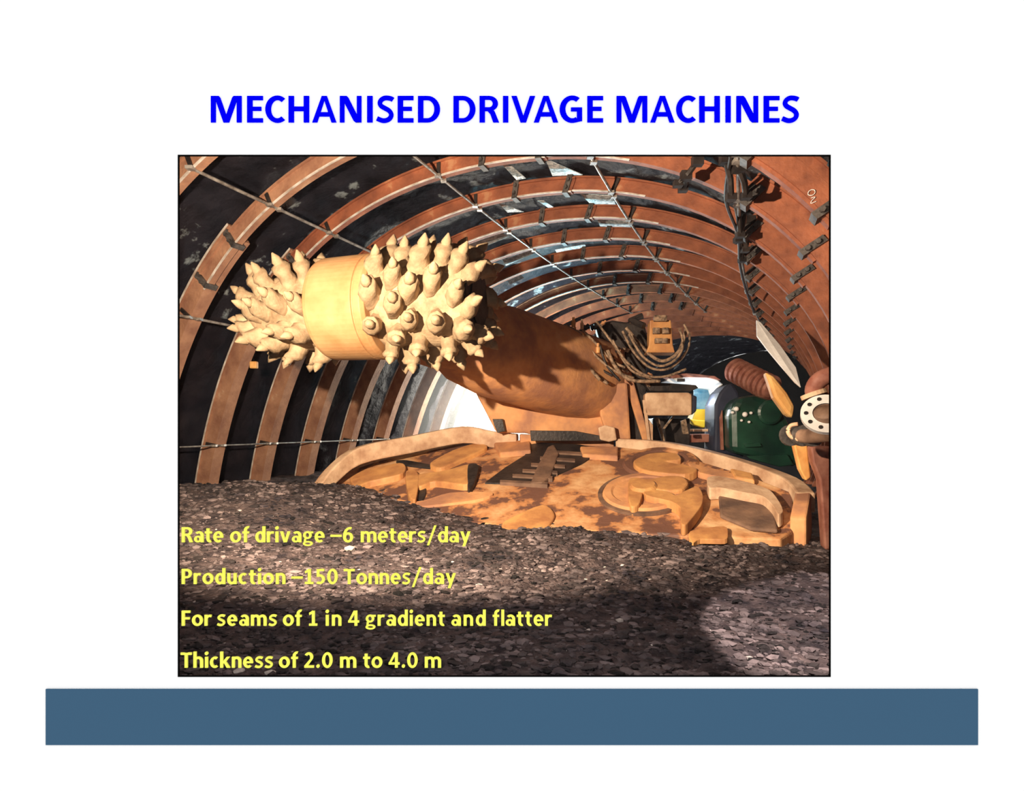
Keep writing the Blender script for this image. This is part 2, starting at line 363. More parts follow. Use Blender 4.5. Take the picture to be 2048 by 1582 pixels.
# ------------------------------------------------------------------ floor
def sst(x): x = max(0, min(1, x)); return x*x*(3-2*x)
def gz(x, y):
    z = .19*sst((-x-.2)/1.5)*sst((y-2.4)/1.8)*(1-.8*sst((y-4.55)/.7))
    z -= .02*sst((x-.2)/1.0)
    p = Vector((x, y, 0))
    f = sst((y-1.15)/.5)
    z += (noise.noise(p*.9)*.035+noise.noise(p*3.1+Vector((3,1,0)))*.026+noise.noise(Vector((x*3,y*8,0)))*.014)*f
    z += noise.noise(p*9)*.011+noise.noise(p*26)*.006
    return z
V = []; F = []; NX, NY = 330, 360
for j in range(NY+1):
    f = j/NY; y = WY+TH+.001+(16-WY)*(f**2.3)
    hw0, hw1 = -1.6-y*.95, min(3.5, 1.3+y*.62)
    for i in range(NX+1):
        x = hw0+(hw1-hw0)*i/NX; V.append((x, y, gz(x, y)))
for j in range(NY):
    for i in range(NX):
        a0 = j*(NX+1)+i; F.append((a0, a0+1, a0+NX+2, a0+NX+1))
me = bpy.data.meshes.new('floor'); me.from_pydata(V, [], F); me.materials.append(M_ground)
me.polygons.foreach_set('use_smooth', [True]*len(me.polygons))
o = bpy.data.objects.new('floor', me); C.objects.link(o); o['kind'] = 'structure'
# rubble: countless lumps
t_ = (1+5**.5)/2
ICO = [Vector(p).normalized() for p in ((-1,t_,0),(1,t_,0),(-1,-t_,0),(1,-t_,0),(0,-1,t_),(0,1,t_),(0,-1,-t_),(0,1,-t_),(t_,0,-1),(t_,0,1),(-t_,0,-1),(-t_,0,1))]
ICF = [(0,11,5),(0,5,1),(0,1,7),(0,7,10),(0,10,11),(1,5,9),(5,11,4),(11,10,2),(10,7,6),(7,1,8),(3,9,4),(3,4,2),(3,2,6),(3,6,8),(3,8,9),(4,9,5),(2,4,11),(6,2,10),(8,6,7),(9,8,1)]
def lump(mb, c, sx, sy, sz, rz):
    R = Matrix.Rotation(rz, 3, 'Z') @ Matrix.Rotation(random.uniform(-.4,.4), 3, 'X')
    mb.add([Vector(c)+R@Vector((p.x*sx*random.uniform(.7,1.2), p.y*sy*random.uniform(.7,1.2), p.z*sz*random.uniform(.7,1.2))) for p in ICO], ICF)
m = MB(); random.seed(11)
for k in range(26000):
    y = WY+.12+5.2*random.random()**1.9; x = random.uniform(-.68*y-.2, .62*y+.15)
    if x > 1.95: continue
    s = random.choice((.003,.004,.005,.006,.008,.012))*(.7+.17*y)*random.uniform(.7,1.3)
    lump(m, (x, y, gz(x, y)+s*.2), s*random.uniform(1,2.3), s, s*.7, random.uniform(-.7,.5))
o = m.build('rubble', M_rubble); tag(o, 'countless small coal and shale chips strewn over the dark floor', 'rubble', kind='stuff')
# single pale stones
def ghit(px, py):
    t = 1.05
    while t < 12:
        p = at(px, py, t)
        if p.z <= gz(p.x, p.y): return p
        t += .01
    return at(px, py, 5)
stones = [(1125,1222,9,'bright white pointed stone beside the end of the word flatter'),(1240,1243,16,'long pale wedge stone lying right of the yellow words'),(1178,1262,12,'blocky beige stone casting a shadow below the long pale wedge'),
(958,1172,12,'white flat stone right of the Tonnes/day words'),(1304,1292,8,'white upright chip at the rim of the dark shadow patch'),(1245,1132,10,'pale flake nearest the front edge of the orange apron'),
(700,1101,22,'long white sliver lying under the words meters/day'),(478,1345,22,'large pinkish slab at the lower left corner edge'),(542,1350,22,'pale flat slab beside the pinkish slab at the bottom edge'),(1500,1318,14,'grey white stone in the lit patch at lower right')]
random.seed(5)
for px, py, w_, lab in stones:
    p = ghit(px, py); s = w_/FPX*p.y*.5; mb = MB(); lump(mb, p+Vector((0,0,s*.25)), s*1.25, s*.8, s*.7, random.uniform(-.3,.3)); tag(mb.build('stone', M_stone), lab, 'stone')
small = [(480,1022),(545,1033),(505,1112),(560,1125),(718,1140),(390,1205),(420,1218),(450,1288),(470,1298),(1172,1160),(1215,1163),(1062,1186),(1160,1278),(1135,1302),(1360,1197),(1420,1262),(620,1210),(660,1060),(1080,1232),(1385,1180),(1500,1152),(1620,1150),(990,1130),(585,1305),(905,1125),(432,1060),(1210,1135),(1300,1160)]
for px, py in small:
    p = ghit(px, py); s = random.uniform(4,7)/FPX*p.y*.5; mb = MB(); lump(mb, p+Vector((0,0,s*.3)), s*1.3, s*.8, s*.7, random.uniform(-.5,.5))
    tag(mb.build('stone', M_stone), 'tiny pale pebble lying loose on the dark rubble floor', 'stone', 'tiny pale pebbles')

# ------------------------------------------------------------------ steel arches
def sweep(mb, n0, n1, y0, y1, Y, ths, off=0):
    R = []
    for th in ths:
        R.append([T(th, off+n0, Y+y0), T(th, off+n0, Y+y1), T(th, off+n1, Y+y1), T(th, off+n1, Y+y0)])
    mb.rings(R)
def seg(i, a0, a1, off, dy):
    Y = ribY(i); ths = [math.radians(a0+(a1-a0)*k/max(4, int((a1-a0)/2.2))) for k in range(max(4, int((a1-a0)/2.2))+1)]
    ths = [t for t in ths if T(t, .1, Y-.08).y > WY+.09]
    if len(ths) < 3: return None
    D = .165 if a0 in (48, -118) else .118
    mb = MB()
    hw = .062 if a0 == -118 else .032
    sweep(mb, 0, D, -.032+dy, -.032+2*hw+dy, Y, ths, off)
    sweep(mb, D-.004, D+.012, -.050+dy, .050+dy, Y, ths, off)
    k = len(mb.f)
    if a0 == -118: sweep(mb, D-.004, D+.014, -.054+dy, -.048+dy, Y, ths, off)
    elif a0 in (-47, 8.5) and i < 9:
        tl = [t for t in ths if t < math.radians(34)]
        if len(tl) > 1: sweep(mb, -.005, .008, -.042+dy, -.030+dy, Y, tl, off)  # painted backlight, kept to the arc it would catch
    mb.mi = [0]*k+[1]*(len(mb.f)-k)
    return mb
def clamp(i, a_):
    Y = ribY(i); th = math.radians(a_)
    if T(th, .1, Y-.1).y < WY+.12: return None
    mb = MB(); w_ = .024/(Rth(th)*S)
    sweep(mb, -.016, .15, -.056, .056, Y, [th-w_, th+w_])
    for n in (.03, .10):
        c = T(th, n, Y-.062); d = (T(th, n, Y-.12)-T(th, n, Y)).normalized()
        mb.lathe(c, d, [(-.01,.016),(.022,.016)], 6)
    return mb
ORD = ['near', 'first', 'second', 'third', 'fourth', 'fifth', 'sixth', 'seventh', 'eighth', 'ninth', 'tenth', 'eleventh', 'twelfth', 'thirteenth', 'fourteenth', 'fifteenth', 'sixteenth', 'seventeenth', 'eighteenth']
def arch_label(i):
    if i == -1: return 'rust-orange steel arch glimpsed only at the far upper right corner'
    if i == 0: return 'rust-orange steel arch cut off by the upper left corner of the window'
    if i == 1: return 'rust-orange steel arch with chalk marks on its upper right segment'
    if i == 2: return 'rust-orange steel arch whose leg stands nearest on the left of the floor'
    return 'rust-orange steel arch, %s back counting from the arch with chalk marks' % ORD[i]
arches = {}
for i in range(-1, 17):
    e = empty('steel_arch', T(math.radians(-95 if i > 0 else 0), 0, ribY(i)), arch_label(i), 'steel arch', 'steel arches of the gallery')
    arches[i] = e
    for a0, a1, off, dy in ((-118,-35,.022,.016), (-47,20.5,0,0), (8.5,60,.014,.016), (48,118,.034,0)):
        mb = seg(i, a0, a1, off, dy)
        if mb: mb.build('arch_segment', M_arch, e, mats=[M_archdust if a0 == -118 or (i < 2 and a0 == -47) else M_arch, M_backlit_lip])
    if i < 12:
        for a_ in (-46, -36, 9.5, 19.5, 49.5, 58.5):
            mb = clamp(i, a_)
            if mb: mb.build('clamp', M_clamp, e)
for i in range(0, 12):
    for a_ in (-82, -53.5, -25.2, 1, 27.7, 48.6, 75):
        th = math.radians(a_); Y = ribY(i)
        if T(th, .1, Y-.1).y < WY+.12: continue
        mb = MB(); w_ = .016/(Rth(th)*S); sweep(mb, .0, .135, -.046, -.030, Y, [th-w_, th+w_]); mb.build('rod_bracket', M_dark, arches[i])
# chalk marks on the first arch's right segment
def onrib(i, th_deg, n, dY): return T(math.radians(th_deg), n, ribY(i)+dY)
mb = MB()
def chalk(pts): 
    mb.tube(smooth_pts([onrib(1, 56.3+u*.42, .055+v_*.6, -.040) for u, v_ in pts], 4), .0022, 5)
chalk([(-.2,.02),(.3,.035),(.9,.02),(.9,-.01),(.3,-.025),(-.2,-.005),(-.2,.02)])
chalk([(1.3,-.03),(1.7,-.0),(1.9,-.04),(2.3,-.06),(2.6,-.02)])
mb.build('chalk_mark', M_flange, arches[1])

# spacer rods
rows = [(-82, 'lowest left', 1, 6), (-53.5, 'middle left', -1, 6), (-25.2, 'upper left', 0, 8), (1, 'crown left', 0, 11), (27.7, 'crown right', 1, 11), (48.6, 'upper right', 0, 10), (75, 'lower right', 2, 10)]
for a_, nm, i0, i1 in rows:
    th = math.radians(a_)
    for i in range(i0, i1):
        p0, p1 = T(th, .0, ribY(i)-.05), T(th, .0, ribY(i+1)+.05)
        if p0.y < WY+.1: continue
        mb = MB(); mb.tube([p0, p0.lerp(p1,.5)+Vector((0,0,-.002)), p1], .0125 if a_ > -80 else .008, 8)
        n = (T(th, -.02, ribY(i))-T(th, 0, ribY(i))).normalized()
        for p in (p0, p1): mb.box(p+n*.004, (.05,.05,.022))
        nn = 'chalk-marked' if i == 1 else (ORD[i] if i > 0 else 'front')
        tag(mb.build('spacer_rod', M_rod), 'thin grey spacer rod of the %s row, running back from the %s arch' % (nm, nn), 'spacer rod', 'spacer rods between the arches')
# dark brackets hanging at the upper right row
bk = [((1395,322),(1356,368),3.6),((1452,318),(1462,395),3.3),((1478,335),(1492,392),3.3),((1372,352),(1366,378),3.7),((1470,400),(1480,470),4.0),((1489,420),(1476,480),4.1),((1480,480),(1484,520),4.6),((1500,440),(1490,500),4.4)]
labs = ['slanting dark steel bracket hanging at the top, leftmost of the brackets','upright dark bracket at the top behind the upper right rods','dark bracket slanting down right beside the upright bracket','short dark hook bracket below the slanting one','dark bracket hanging between the third and fourth arch at right','dark crossing bracket leaning left at the upper right row','short dark bracket lowest in the upper right row','dark bracket leaning left nearest the right wall']
for (p, q, d), lab in zip(bk, labs):
    mb = MB(); P0, P1 = at(*p, d), at(*q, d+.15); mb.tube([P0, P0.lerp(P1,.5)+Vector((.01,0,0)), P1], .02, 6); mb.box(P0, (.07,.05,.06)); mb.box(P1, (.06,.05,.04))
    tag(mb.build('bracket', M_dark), lab, 'bracket', 'dark brackets at the upper right')
mb = MB(); mb.tube(smooth_pts([at(1462,312,3.2),at(1452,400,3.7),at(1476,470,4.3),at(1480,530,4.9),at(1492,580,5.6),at(1508,625,6.2)], 6), .012, 6)
tag(mb.build('cable', M_dark), 'dark cable sagging along the upper right of the vault', 'cable')

# pale plates painting light reflected between the arches
def roof_glint(pxs, off, lab):  # thin pale plate standing in for light reflected on the roof
    P_ = [wallhit(x, y, off)[0] for x, y in pxs]; c = sum(P_, Vector())/len(P_)
    n = (P_[1]-P_[0]).cross(P_[2]-P_[0]).normalized()
    mb = MB(); mb.prism(P_, n*.006); tag(mb.build('glint_plate', M_glint), lab, 'painted light', 'painted glints between the arches')
roof_glint([(1005,330),(1022,331),(1052,357),(1033,360)], .19, 'narrow pale tilted painted glint on the roof left of the crown')
roof_glint([(1092,322),(1100,322),(1165,350),(1105,352)], .19, 'bright triangular painted glint at the crown nearest the top edge')
roof_glint([(1160,388),(1225,392),(1232,410),(1185,412)], .19, 'bright pale painted glint on the crown behind the second arch')
roof_glint([(1075,402),(1088,402),(1108,415),(1098,416)], .19, 'small pale painted glint on the crown behind the second arch')
roof_glint([(998,408),(1010,410),(1048,424),(1015,425)], .19, 'long pale painted glint left of the crown behind the second arch')
roof_glint([(1195,440),(1258,443),(1262,455),(1200,453)], .19, 'flat bright painted glint at the crown behind the third arch')
roof_glint([(932,492),(1005,466),(1018,474),(952,500)], .19, 'bright mottled painted glint just above the right cutting head')
roof_glint([(1005,520),(1060,497),(1070,506),(1012,532)], .19, 'mottled pale painted glint right of the cutting head picks')
roof_glint([(1014,560),(1040,548),(1048,556),(1020,569)], .19, 'small bright painted glint touching the right tip of the cutting head')
roof_glint([(1110,500),(1170,488),(1172,494),(1115,508)], .19, 'thin greenish pale painted glint behind the fifth arch crown')

# ------------------------------------------------------------------ the machine
Mo = Vector((1.62, 3.2, 0))
def MF(u, v, z): return Vector((Mo.x+.923*u+.384*v, Mo.y-.384*u+.923*v, z))
def apz(p):
    d = Vector((p.x-Mo.x, p.y-Mo.y, 0)); v = d.x*.384+d.y*.923; return .03+.36*v
def ap(px, py, h=0.0):
    lo, hi = 1.5, 9.0
    for _ in range(50):
        t = (lo+hi)/2; p = at(px, py, t)
        if p.z > apz(p)+h: lo = t
        else: hi = t
    return at(px, py, lo)
mach = empty('roadheader', MF(-1.8, 1.5, 0), 'large dusty orange tunnelling machine with twin spiked cutting heads and a loading apron', 'tunnelling machine')
def part(mb, name, mat, parent=mach, bevel=0, smooth=False, label=None):
    o = mb.build(name, mat, parent, smooth, bevel)
    if label: o['label'] = label
    return o
# apron
rear = [(628,977),(660,940),(715,905),(800,888),(925,874),(1040,885),(1150,889),(1235,893),(1320,903),(1400,922),(1500,952),(1585,985)]
top = [ap(x, y) for x, y in rear]+[MF(.02,.12,.04), MF(-.05,0,.015), MF(-.8,-.07,.0), MF(-1.7,-.12,-.01), MF(-2.6,-.10,.0), MF(-3.4,.0,.02)]
mb = MB(); mb.prism(top, (0,0,-.16)); part(mb, 'apron_plate', M_apron, bevel=.012)
apr = None
# rims
def bar(pts, w_, h_, name, mat, bevel=.012, parent=mach, label=None):
    pts = smooth_pts(pts, 4); R = []
    for k, p in enumerate(pts):
        t = (pts[min(k+1,len(pts)-1)]-pts[max(k-1,0)]); t.z = 0; t.normalize(); n = Vector((-t.y, t.x, 0))
        R.append([p-n*w_/2-Vector((0,0,h_)), p+n*w_/2-Vector((0,0,h_)), p+n*w_/2, p-n*w_/2])
    mb = MB(); mb.rings(R); return part(mb, name, mat, parent, bevel=bevel, label=label)
bar([at(1236,877,5.0), at(1320,882,4.75), at(1400,897,4.5), at(1500,925,4.15), at(1580,955,3.8), at(1612,985,3.5)], .11, .13, 'apron_rim', M_rim, label='pale worn right rim of the apron')
bar([at(1608,975,3.6), at(1603,1000,3.42), at(1596,1036,3.3)], .09, .30, 'apron_rim', M_machine)
bar([at(634,968,4.62), at(665,930,4.75), at(718,893,4.95), at(820,872,5.15), at(925,853,5.3), at(985,862,5.3), at(1035,868,5.25)], .10, .16, 'apron_rim', M_rim, label='dusty left rim of the apron')
bar([at(1040,868,5.2), at(1100,871,5.22), at(1160,872,5.25), at(1228,880,5.2)], .08, .1, 'crossbeam', M_machine)
# inner left guide walls and gussets (traced on the plate)
def csm(p, k=4):
    n = len(p); out = []
    for i in range(n):
        q = [Vector((*p[(i+j) % n], 0)) for j in (-1, 0, 1, 2)]
        for j in range(k):
            t = j/k; v = .5*((2*q[1])+(q[2]-q[0])*t*.8+(2*q[0]-5*q[1]+4*q[2]-q[3])*t*t*.8+(3*q[1]-q[0]-3*q[2]+q[3])*t**3*.8+(q[2]-q[1])*2*.2*(3*t*t-2*t**3))
            out.append((v.x, v.y))
    return out
def onplate(pxs, h0, th, name, mat, bevel=.008, smooth=False, parent=mach, label=None):
    h0 = .012+h0*.36; th = h0+.012; pxs = csm(pxs) if name in ('gathering_arm', 'spoke', 'mud_cake', 'plate', 'opening') else pxs; pts = [ap(x, y, h0) for x, y in pxs]; mb = MB(); mb.prism(pts, (0,0,-th)); return part(mb, name, mat, parent, bevel=bevel*1.6, label=label)
onplate([(715,905),(850,873),(925,858),(925,880),(860,895),(760,915),(700,935)], .06, .12, 'side_plate', M_rim)
onplate([(700,955),(735,938),(800,925),(812,935),(800,948),(740,962),(712,972)], .13, .16, 'gathering_arm', M_arm, label='short pale bar of the left gathering gear')
onplate([(812,942),(828,938),(838,952),(832,997),(818,992),(812,960)], .13, .16, 'gathering_arm', M_arm, label='upright bright stub of the left gathering gear')
onplate([(830,950),(890,940),(935,928),(948,935),(940,968),(870,962),(838,972)], .12, .15, 'gathering_arm', M_arm)
onplate([(860,925),(905,900),(950,886),(975,892),(930,915),(880,935)], .09, .12, 'gathering_arm', M_arm)
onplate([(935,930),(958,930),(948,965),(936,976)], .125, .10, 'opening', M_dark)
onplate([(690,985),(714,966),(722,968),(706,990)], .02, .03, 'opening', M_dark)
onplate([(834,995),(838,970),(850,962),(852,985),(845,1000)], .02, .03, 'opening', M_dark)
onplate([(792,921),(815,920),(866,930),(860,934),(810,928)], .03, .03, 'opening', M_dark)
# left curved plates
onplate([(640,975),(700,1000),(800,1015),(950,1000),(985,985),(900,985),(830,1003),(740,985),(690,990)], .03, .05, 'plate', M_machine)
# conveyor throat
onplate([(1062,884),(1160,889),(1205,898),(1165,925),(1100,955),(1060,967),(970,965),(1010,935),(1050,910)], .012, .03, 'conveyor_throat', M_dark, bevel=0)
for k, (x0, y0, x1, y1) in enumerate([(1000,962,1095,967),(1025,950,1105,955),(1045,940,1115,944),(1062,928,1130,932),(1080,915,1150,920),(1105,903,1170,907)]):
    onplate([(x0,y0-2.5),(x1,y1-2.5),(x1,y1+2),(x0,y0+2)], .05, .045, 'flight_bar', M_mud, bevel=0)
onplate([(1095,893),(1108,888),(1118,905),(1102,950),(1085,965),(1060,966),(1075,930)], .07, .07, 'conveyor_chain', M_mud)
onplate([(1160,892),(1236,892),(1236,912),(1165,908)], .09, .12, 'side_plate', M_machine)
onplate([(985,880),(1060,880),(1062,900),(1000,905)], .10, .14, 'side_plate', M_machine)
# right gathering disc and arm
c0 = ap(1288, 985); nrm = Vector((-.36*.384, -.36*.923, 1)).normalized()
mb = MB(); mb.lathe(c0-nrm*.03, nrm, [(0,.30),(.03,.30),(.055,.285),(.055,.235),(.045,.22),(.045,.0)], 40); disc = part(mb, 'gathering_disc', M_machine, smooth=False)
mb = MB(); mb.lathe(c0-nrm*.02, nrm, [(0,.33),(.028,.33),(.028,.30),(0,.30)], 40); part(mb, 'groove_ring', M_mud)
mb = MB(); mb.lathe(c0, nrm, [(0,.10),(.05,.10),(.07,.08),(.07,0)], 24)
part(mb, 'hub', M_arm, disc)
onplate([(1258,958),(1282,957),(1285,985),(1278,1008),(1262,1012),(1256,990)], .11, .10, 'spoke', M_arm, parent=disc)
onplate([(1290,962),(1330,951),(1365,952),(1377,965),(1365,978),(1330,980),(1300,975)], .12, .12, 'spoke', M_arm, parent=disc)
onplate([(1292,978),(1335,982),(1352,990),(1368,982),(1395,972),(1406,990),(1402,1012),(1375,1046),(1362,1046),(1360,1015),(1340,1002),(1292,990)], .13, .13, 'gathering_arm', M_arm, label='bright orange claw shaped gathering arm')
c1 = ap(1320, 925)
mb = MB(); mb.lathe(c1-nrm*.03, nrm, [(0,.30),(.03,.30),(.05,.28),(.05,.22),(.04,.2),(.04,0)], 40); part(mb, 'gathering_disc', M_apron)
onplate([(1268,920),(1300,906),(1350,905),(1362,918),(1330,922),(1375,930),(1395,938),(1370,948),(1300,942),(1272,932)], .12, .12, 'gathering_arm', M_arm)
# long hooked arm on the right
onplate([(1415,955),(1440,952),(1500,965),(1540,980),(1560,1005),(1566,1022),(1556,1028),(1545,1010),(1525,992),(1490,985),(1440,975),(1418,975)], .16, .10, 'gathering_arm', M_rim, label='long pale hooked bar at the right of the apron')
onplate([(1436,978),(1520,994),(1545,1012),(1556,1060),(1500,1055),(1440,1030)], .0, .05, 'recess_plate', M_mud)
onplate([(1460,935),(1505,945),(1510,960),(1470,953)], .10, .1, 'block', M_arm)
onplate([(1376,925),(1400,930),(1470,948),(1465,956),(1400,945)], .06, .06, 'plate', M_machine)
onplate([(1380,1062),(1448,1052),(1456,1068),(1450,1078),(1400,1078),(1385,1086)], .02, .02, 'mud_cake', M_arm)
onplate([(1010,1040),(1085,1008),(1110,1030),(1080,1062),(1010,1058)], .012, .015, 'mud_cake', M_arm)

# cutter head
PH = .26; Hc = at(755, 615, 3.5); AX = Vector((math.cos(PH), -math.sin(PH), 0)); E1 = Vector((math.sin(PH), math.cos(PH), 0)); E2 = Vector((0,0,1))
def lathe_ax(prof, n=40):
    mb = MB(); mb.rings([[Hc+AX*s+(E1*math.cos(2*math.pi*i/n)+E2*math.sin(2*math.pi*i/n))*r for i in range(n)] for s, r in prof]); return mb
drum = part(lathe_ax([(-.345,.20),(-.34,.30),(-.325,.318),(-.30,.325),(-.16,.328),(-.03,.33),(.0,.33),(.004,.318),(.012,.318),(.016,.332),(.06,.332),(.08,.31),(.08,.2)], 64), 'cutter_drum', M_drum, smooth=False, bevel=.004)
bpy.context.view_layer.update()
hr = part(lathe_ax([(.06,.25),(.12,.265),(.30,.27),(.48,.265),(.61,.245),(.65,.235),(.66,.22)]), 'cutting_head', M_head, smooth=True, label='right cutting head, nearer and larger')
part(lathe_ax([(.650,.218),(.672,.215),(.675,.15),(.685,.15),(.69,.06)]), 'end_plate', M_dark, hr)  # end face coloured dark for its shade, turned from the key light
hl = part(lathe_ax([(-.33,.20),(-.36,.24),(-.5,.255),(-.65,.24),(-.78,.20),(-.88,.14),(-.94,.05)]), 'cutting_head', M_head, smooth=True, label='left cutting head behind the drum')
# pick mesh
def pickmesh(k):
    mb = MB(); n = 8; random.seed(20+k)
    def el(z, rx, ry, ox=0, oy=0): return [Vector((ox+rx*math.cos(2*math.pi*i/n)*random.uniform(.9,1.1), oy+ry*math.sin(2*math.pi*i/n)*random.uniform(.9,1.1), z)) for i in range(n)]
    mb.rings([el(-.05,.070,.046,-.006), el(.0,.066,.042,-.008), el(.035,.058,.040,.004), el(.060,.060,.048,.014), el(.078,.050,.042,.026), el(.083,.029,.027,.036), el(.089,.026,.025,.039), el(.095,.030,.028,.041), el(.108,.024,.023,.046), el(.136,.004,.004,.060)])
    me = bpy.data.meshes.new('pick'); me.from_pydata([tuple(v) for v in mb.v], [], mb.f); me.materials.append(M_head); me.materials.append(M_head)
    me.polygons.foreach_set('use_smooth', [True]*len(me.polygons)); return me
PM = [pickmesh(k) for k in range(3)]
def place_picks(head, rows_, sgn):
    random.seed(31 if sgn > 0 else 37); off = root_loc(head)
    for s, r, n, ph, tilt in rows_:
        for j in range(n):
            a_ = 2*math.pi*(j+ph)/n+random.uniform(-.08,.08); ss = s+random.uniform(-.025,.025)
            rad = E1*math.cos(a_)+E2*math.sin(a_); tan = (-E1*math.sin(a_)+E2*math.cos(a_))
            z = (rad*math.cos(tilt)+AX*sgn*math.sin(tilt)).normalized(); x = (-tan*.85+AX*sgn*.5+random.uniform(-.4,.4)*AX); x = (x-z*x.dot(z)).normalized(); y = z.cross(x)
            sc = random.uniform(.92,1.12)
            M3 = Matrix((x, y, z)).transposed()
            o = bpy.data.objects.new('pick', PM[j % 3]); C.objects.link(o); o.parent = head
            o.matrix_local = Matrix.Translation(Hc+AX*ss+rad*(r+.018)-off) @ M3.to_4x4() @ Matrix.Diagonal((sc*1.1, sc*1.1, sc*1.06, 1))
place_picks(hr, [(.12,.25,10,.0,.0),(.245,.26,10,.4,.05),(.37,.26,10,.85,.12),(.495,.25,9,.3,.25),(.61,.225,8,.1,.6),(.65,.17,6,.4,1.1)], 1)
place_picks(hl, [(-.40,.235,8,.0,.0),(-.52,.24,9,.45,.15),(-.64,.225,8,.2,.3),(-.75,.19,7,.6,.5),(-.85,.13,5,.1,.85),(-.90,.05,2,.3,1.2)], -1)

# boom
Tn = at(1215, 775, 5.6); B0 = Hc+AX*-.1+E1*.10
def boom_ring(c, ax, rx, rz, n=24, p=2.6):
    side = Vector((ax.y, -ax.x, 0)).normalized(); up = side.cross(ax).normalized(); R = []
    if up.z < 0: up = -up
    for i in range(n):
        t = 2*math.pi*i/n; cc, ss = math.cos(t), math.sin(t)
        R.append(c+side*rx*math.copysign(abs(cc)**(2/p), cc)+up*rz*math.copysign(abs(ss)**(2/p), ss))
    return R
axb = (Tn-B0).normalized()
mb = MB(); mb.rings([boom_ring(B0.lerp(Tn, f), axb, rx, rz) for f, rx, rz in ((0,.20,.22),(.12,.24,.24),(.26,.26,.26),(.30,.31,.31),(.42,.35,.37),(.6,.37,.385),(.85,.41,.40),(1,.40,.40))])
boom = part(mb, 'boom', M_machine, smooth=True)
def face(pxs, d, th, name, mat, bevel=.012, parent=mach, label=None, ddx=0):
    pts = [at(x, y, d+ddx*(x-pxs[0][0])) for x, y in pxs]; mb = MB(); mb.prism(pts, (.15*th,th,0)); return part(mb, name, mat, parent, bevel=bevel, label=label)
face([(938,762),(985,785),(1040,812),(1105,818),(1150,800),(1185,785),(1250,775),(1258,876),(1200,884),(1100,880),(1050,866),(992,866)], 5.12, .6, 'boom_cradle', M_machine, .03)
face([(1195,768),(1255,765),(1262,880),(1215,880),(1200,830)], 5.0, .7, 'turret', M_machine, .02)
face([(1250,700),(1292,690),(1296,888),(1262,888)], 5.15, .6, 'turret_side_plate', M_dark, .015)
face([(1243,745),(1262,742),(1300,880),(1286,884)], 5.08, .05, 'brace', M_machine)
face([(1196,855),(1210,850),(1230,855),(1234,880),(1218,884),(1200,880)], 4.9, .12, 'pin_block', M_rim)
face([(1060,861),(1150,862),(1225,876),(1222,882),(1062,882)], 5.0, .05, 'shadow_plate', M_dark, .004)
face([(985,838),(1005,838),(1010,862),(995,866),(988,850)], 5.05, .06, 'bracket', M_dark, .004)
# hydraulic clutter
face([(1190,650),(1225,640),(1290,650),(1300,700),(1282,750),(1240,742),(1205,700)], 5.25, .35, 'manifold', M_dark, .02)
hz = [[(1085,652),(1110,662),(1140,690),(1165,720),(1200,760)],[(1130,650),(1160,668),(1190,710),(1230,742),(1268,756)],[(1245,662),(1268,705),(1300,735),(1335,738),(1365,715),(1380,680),(1368,648)],
      [(1252,655),(1290,700),(1325,722),(1358,702),(1372,658)],[(1225,680),(1250,720),(1290,750),(1330,753),(1372,738)],[(1200,690),(1212,728),(1240,762)],[(1148,695),(1178,738),(1216,768)],
      [(1192,642),(1228,690),(1262,740),(1305,757)],[(1258,668),(1285,712),(1320,732),(1352,718),(1366,690),(1360,660)],[(1215,700),(1232,735),(1262,760),(1320,762)],[(1165,660),(1195,690),(1225,722),(1250,735)],[(1180,700),(1200,735),(1225,752)]]
for k, h in enumerate(hz):
    d = 4.75+.04*(k % 4)
    mb = MB(); mb.tube(smooth_pts([at(x, y, d) for x, y in h], 6), .011 if k % 3 else .016, 8); part(mb, 'hydraulic_hose', M_hose if k not in (5, 11) else M_dark, smooth=True)
vb = face([(1300,640),(1342,640),(1346,690),(1350,705),(1292,705),(1298,690)], 4.85, .22, 'valve_block', M_arm, .008)
for x0, y0, x1, y1 in ((1308,630,1334,642),(1306,655,1320,667),(1325,655,1338,667),(1310,676,1336,686)):
    face([(x0,y0),(x1,y0),(x1,y1),(x0,y1)], 4.80, .05, 'valve', M_hose, .004, vb)
mb = MB(); mb.tube([at(1288,652,5.0), at(1262,640,5.1), at(1285,632,5.1)], .03); part(mb, 'fitting', M_dark)
for x, y, r in ((1147,648,.02),(1164,652,.016),(1150,668,.018),(1098,657,.022),(1176,756,.028),(1196,700,.02),(1165,680,.02)):
    mb = MB(); mb.lathe(at(x, y+6, 4.8), (0,0,1), [(0,r*.9),(.05,r),(.055,r*.6),(.085,r*.6),(.085,0)], 8); part(mb, 'fitting', M_arm if r > .017 else M_rim)
# tank, rear body
mb = MB(); mb.lathe(at(1295,807,5.12), (at(1381,808,5.12)-at(1295,807,5.12)), [(0,.07),(.0,.095),(.01,.100),(.40,.100),(.405,.095)], 24); tank = part(mb, 'tank', M_hose.copy() if False else M_pipe, smooth=False, bevel=.004)
face([(1290,787),(1296,785),(1378,785),(1384,790),(1384,829),(1378,831),(1296,831),(1290,826)], 4.93, .2, 'tank_cover', M_rim, .012, label='light brown worn cover')
face([(1384,789),(1394,793),(1393,822),(1384,830)], 4.95, .22, 'tank_cap', M_navy, .01)
face([(1285,762),(1330,766),(1392,770),(1397,776),(1380,783),(1300,782)], 5.0, .3, 'tray', M_dark, .006)
face([(1292,831),(1306,850),(1306,888),(1296,888)], 4.95, .05, 'leg', M_rim, .004)
face([(1285,800),(1292,800),(1302,886),(1296,886)], 4.93, .03, 'bracket', M_rim, .004)
face([(1306,836),(1380,836),(1380,900),(1306,900)], 5.5, .5, 'chassis', M_dark, .01)
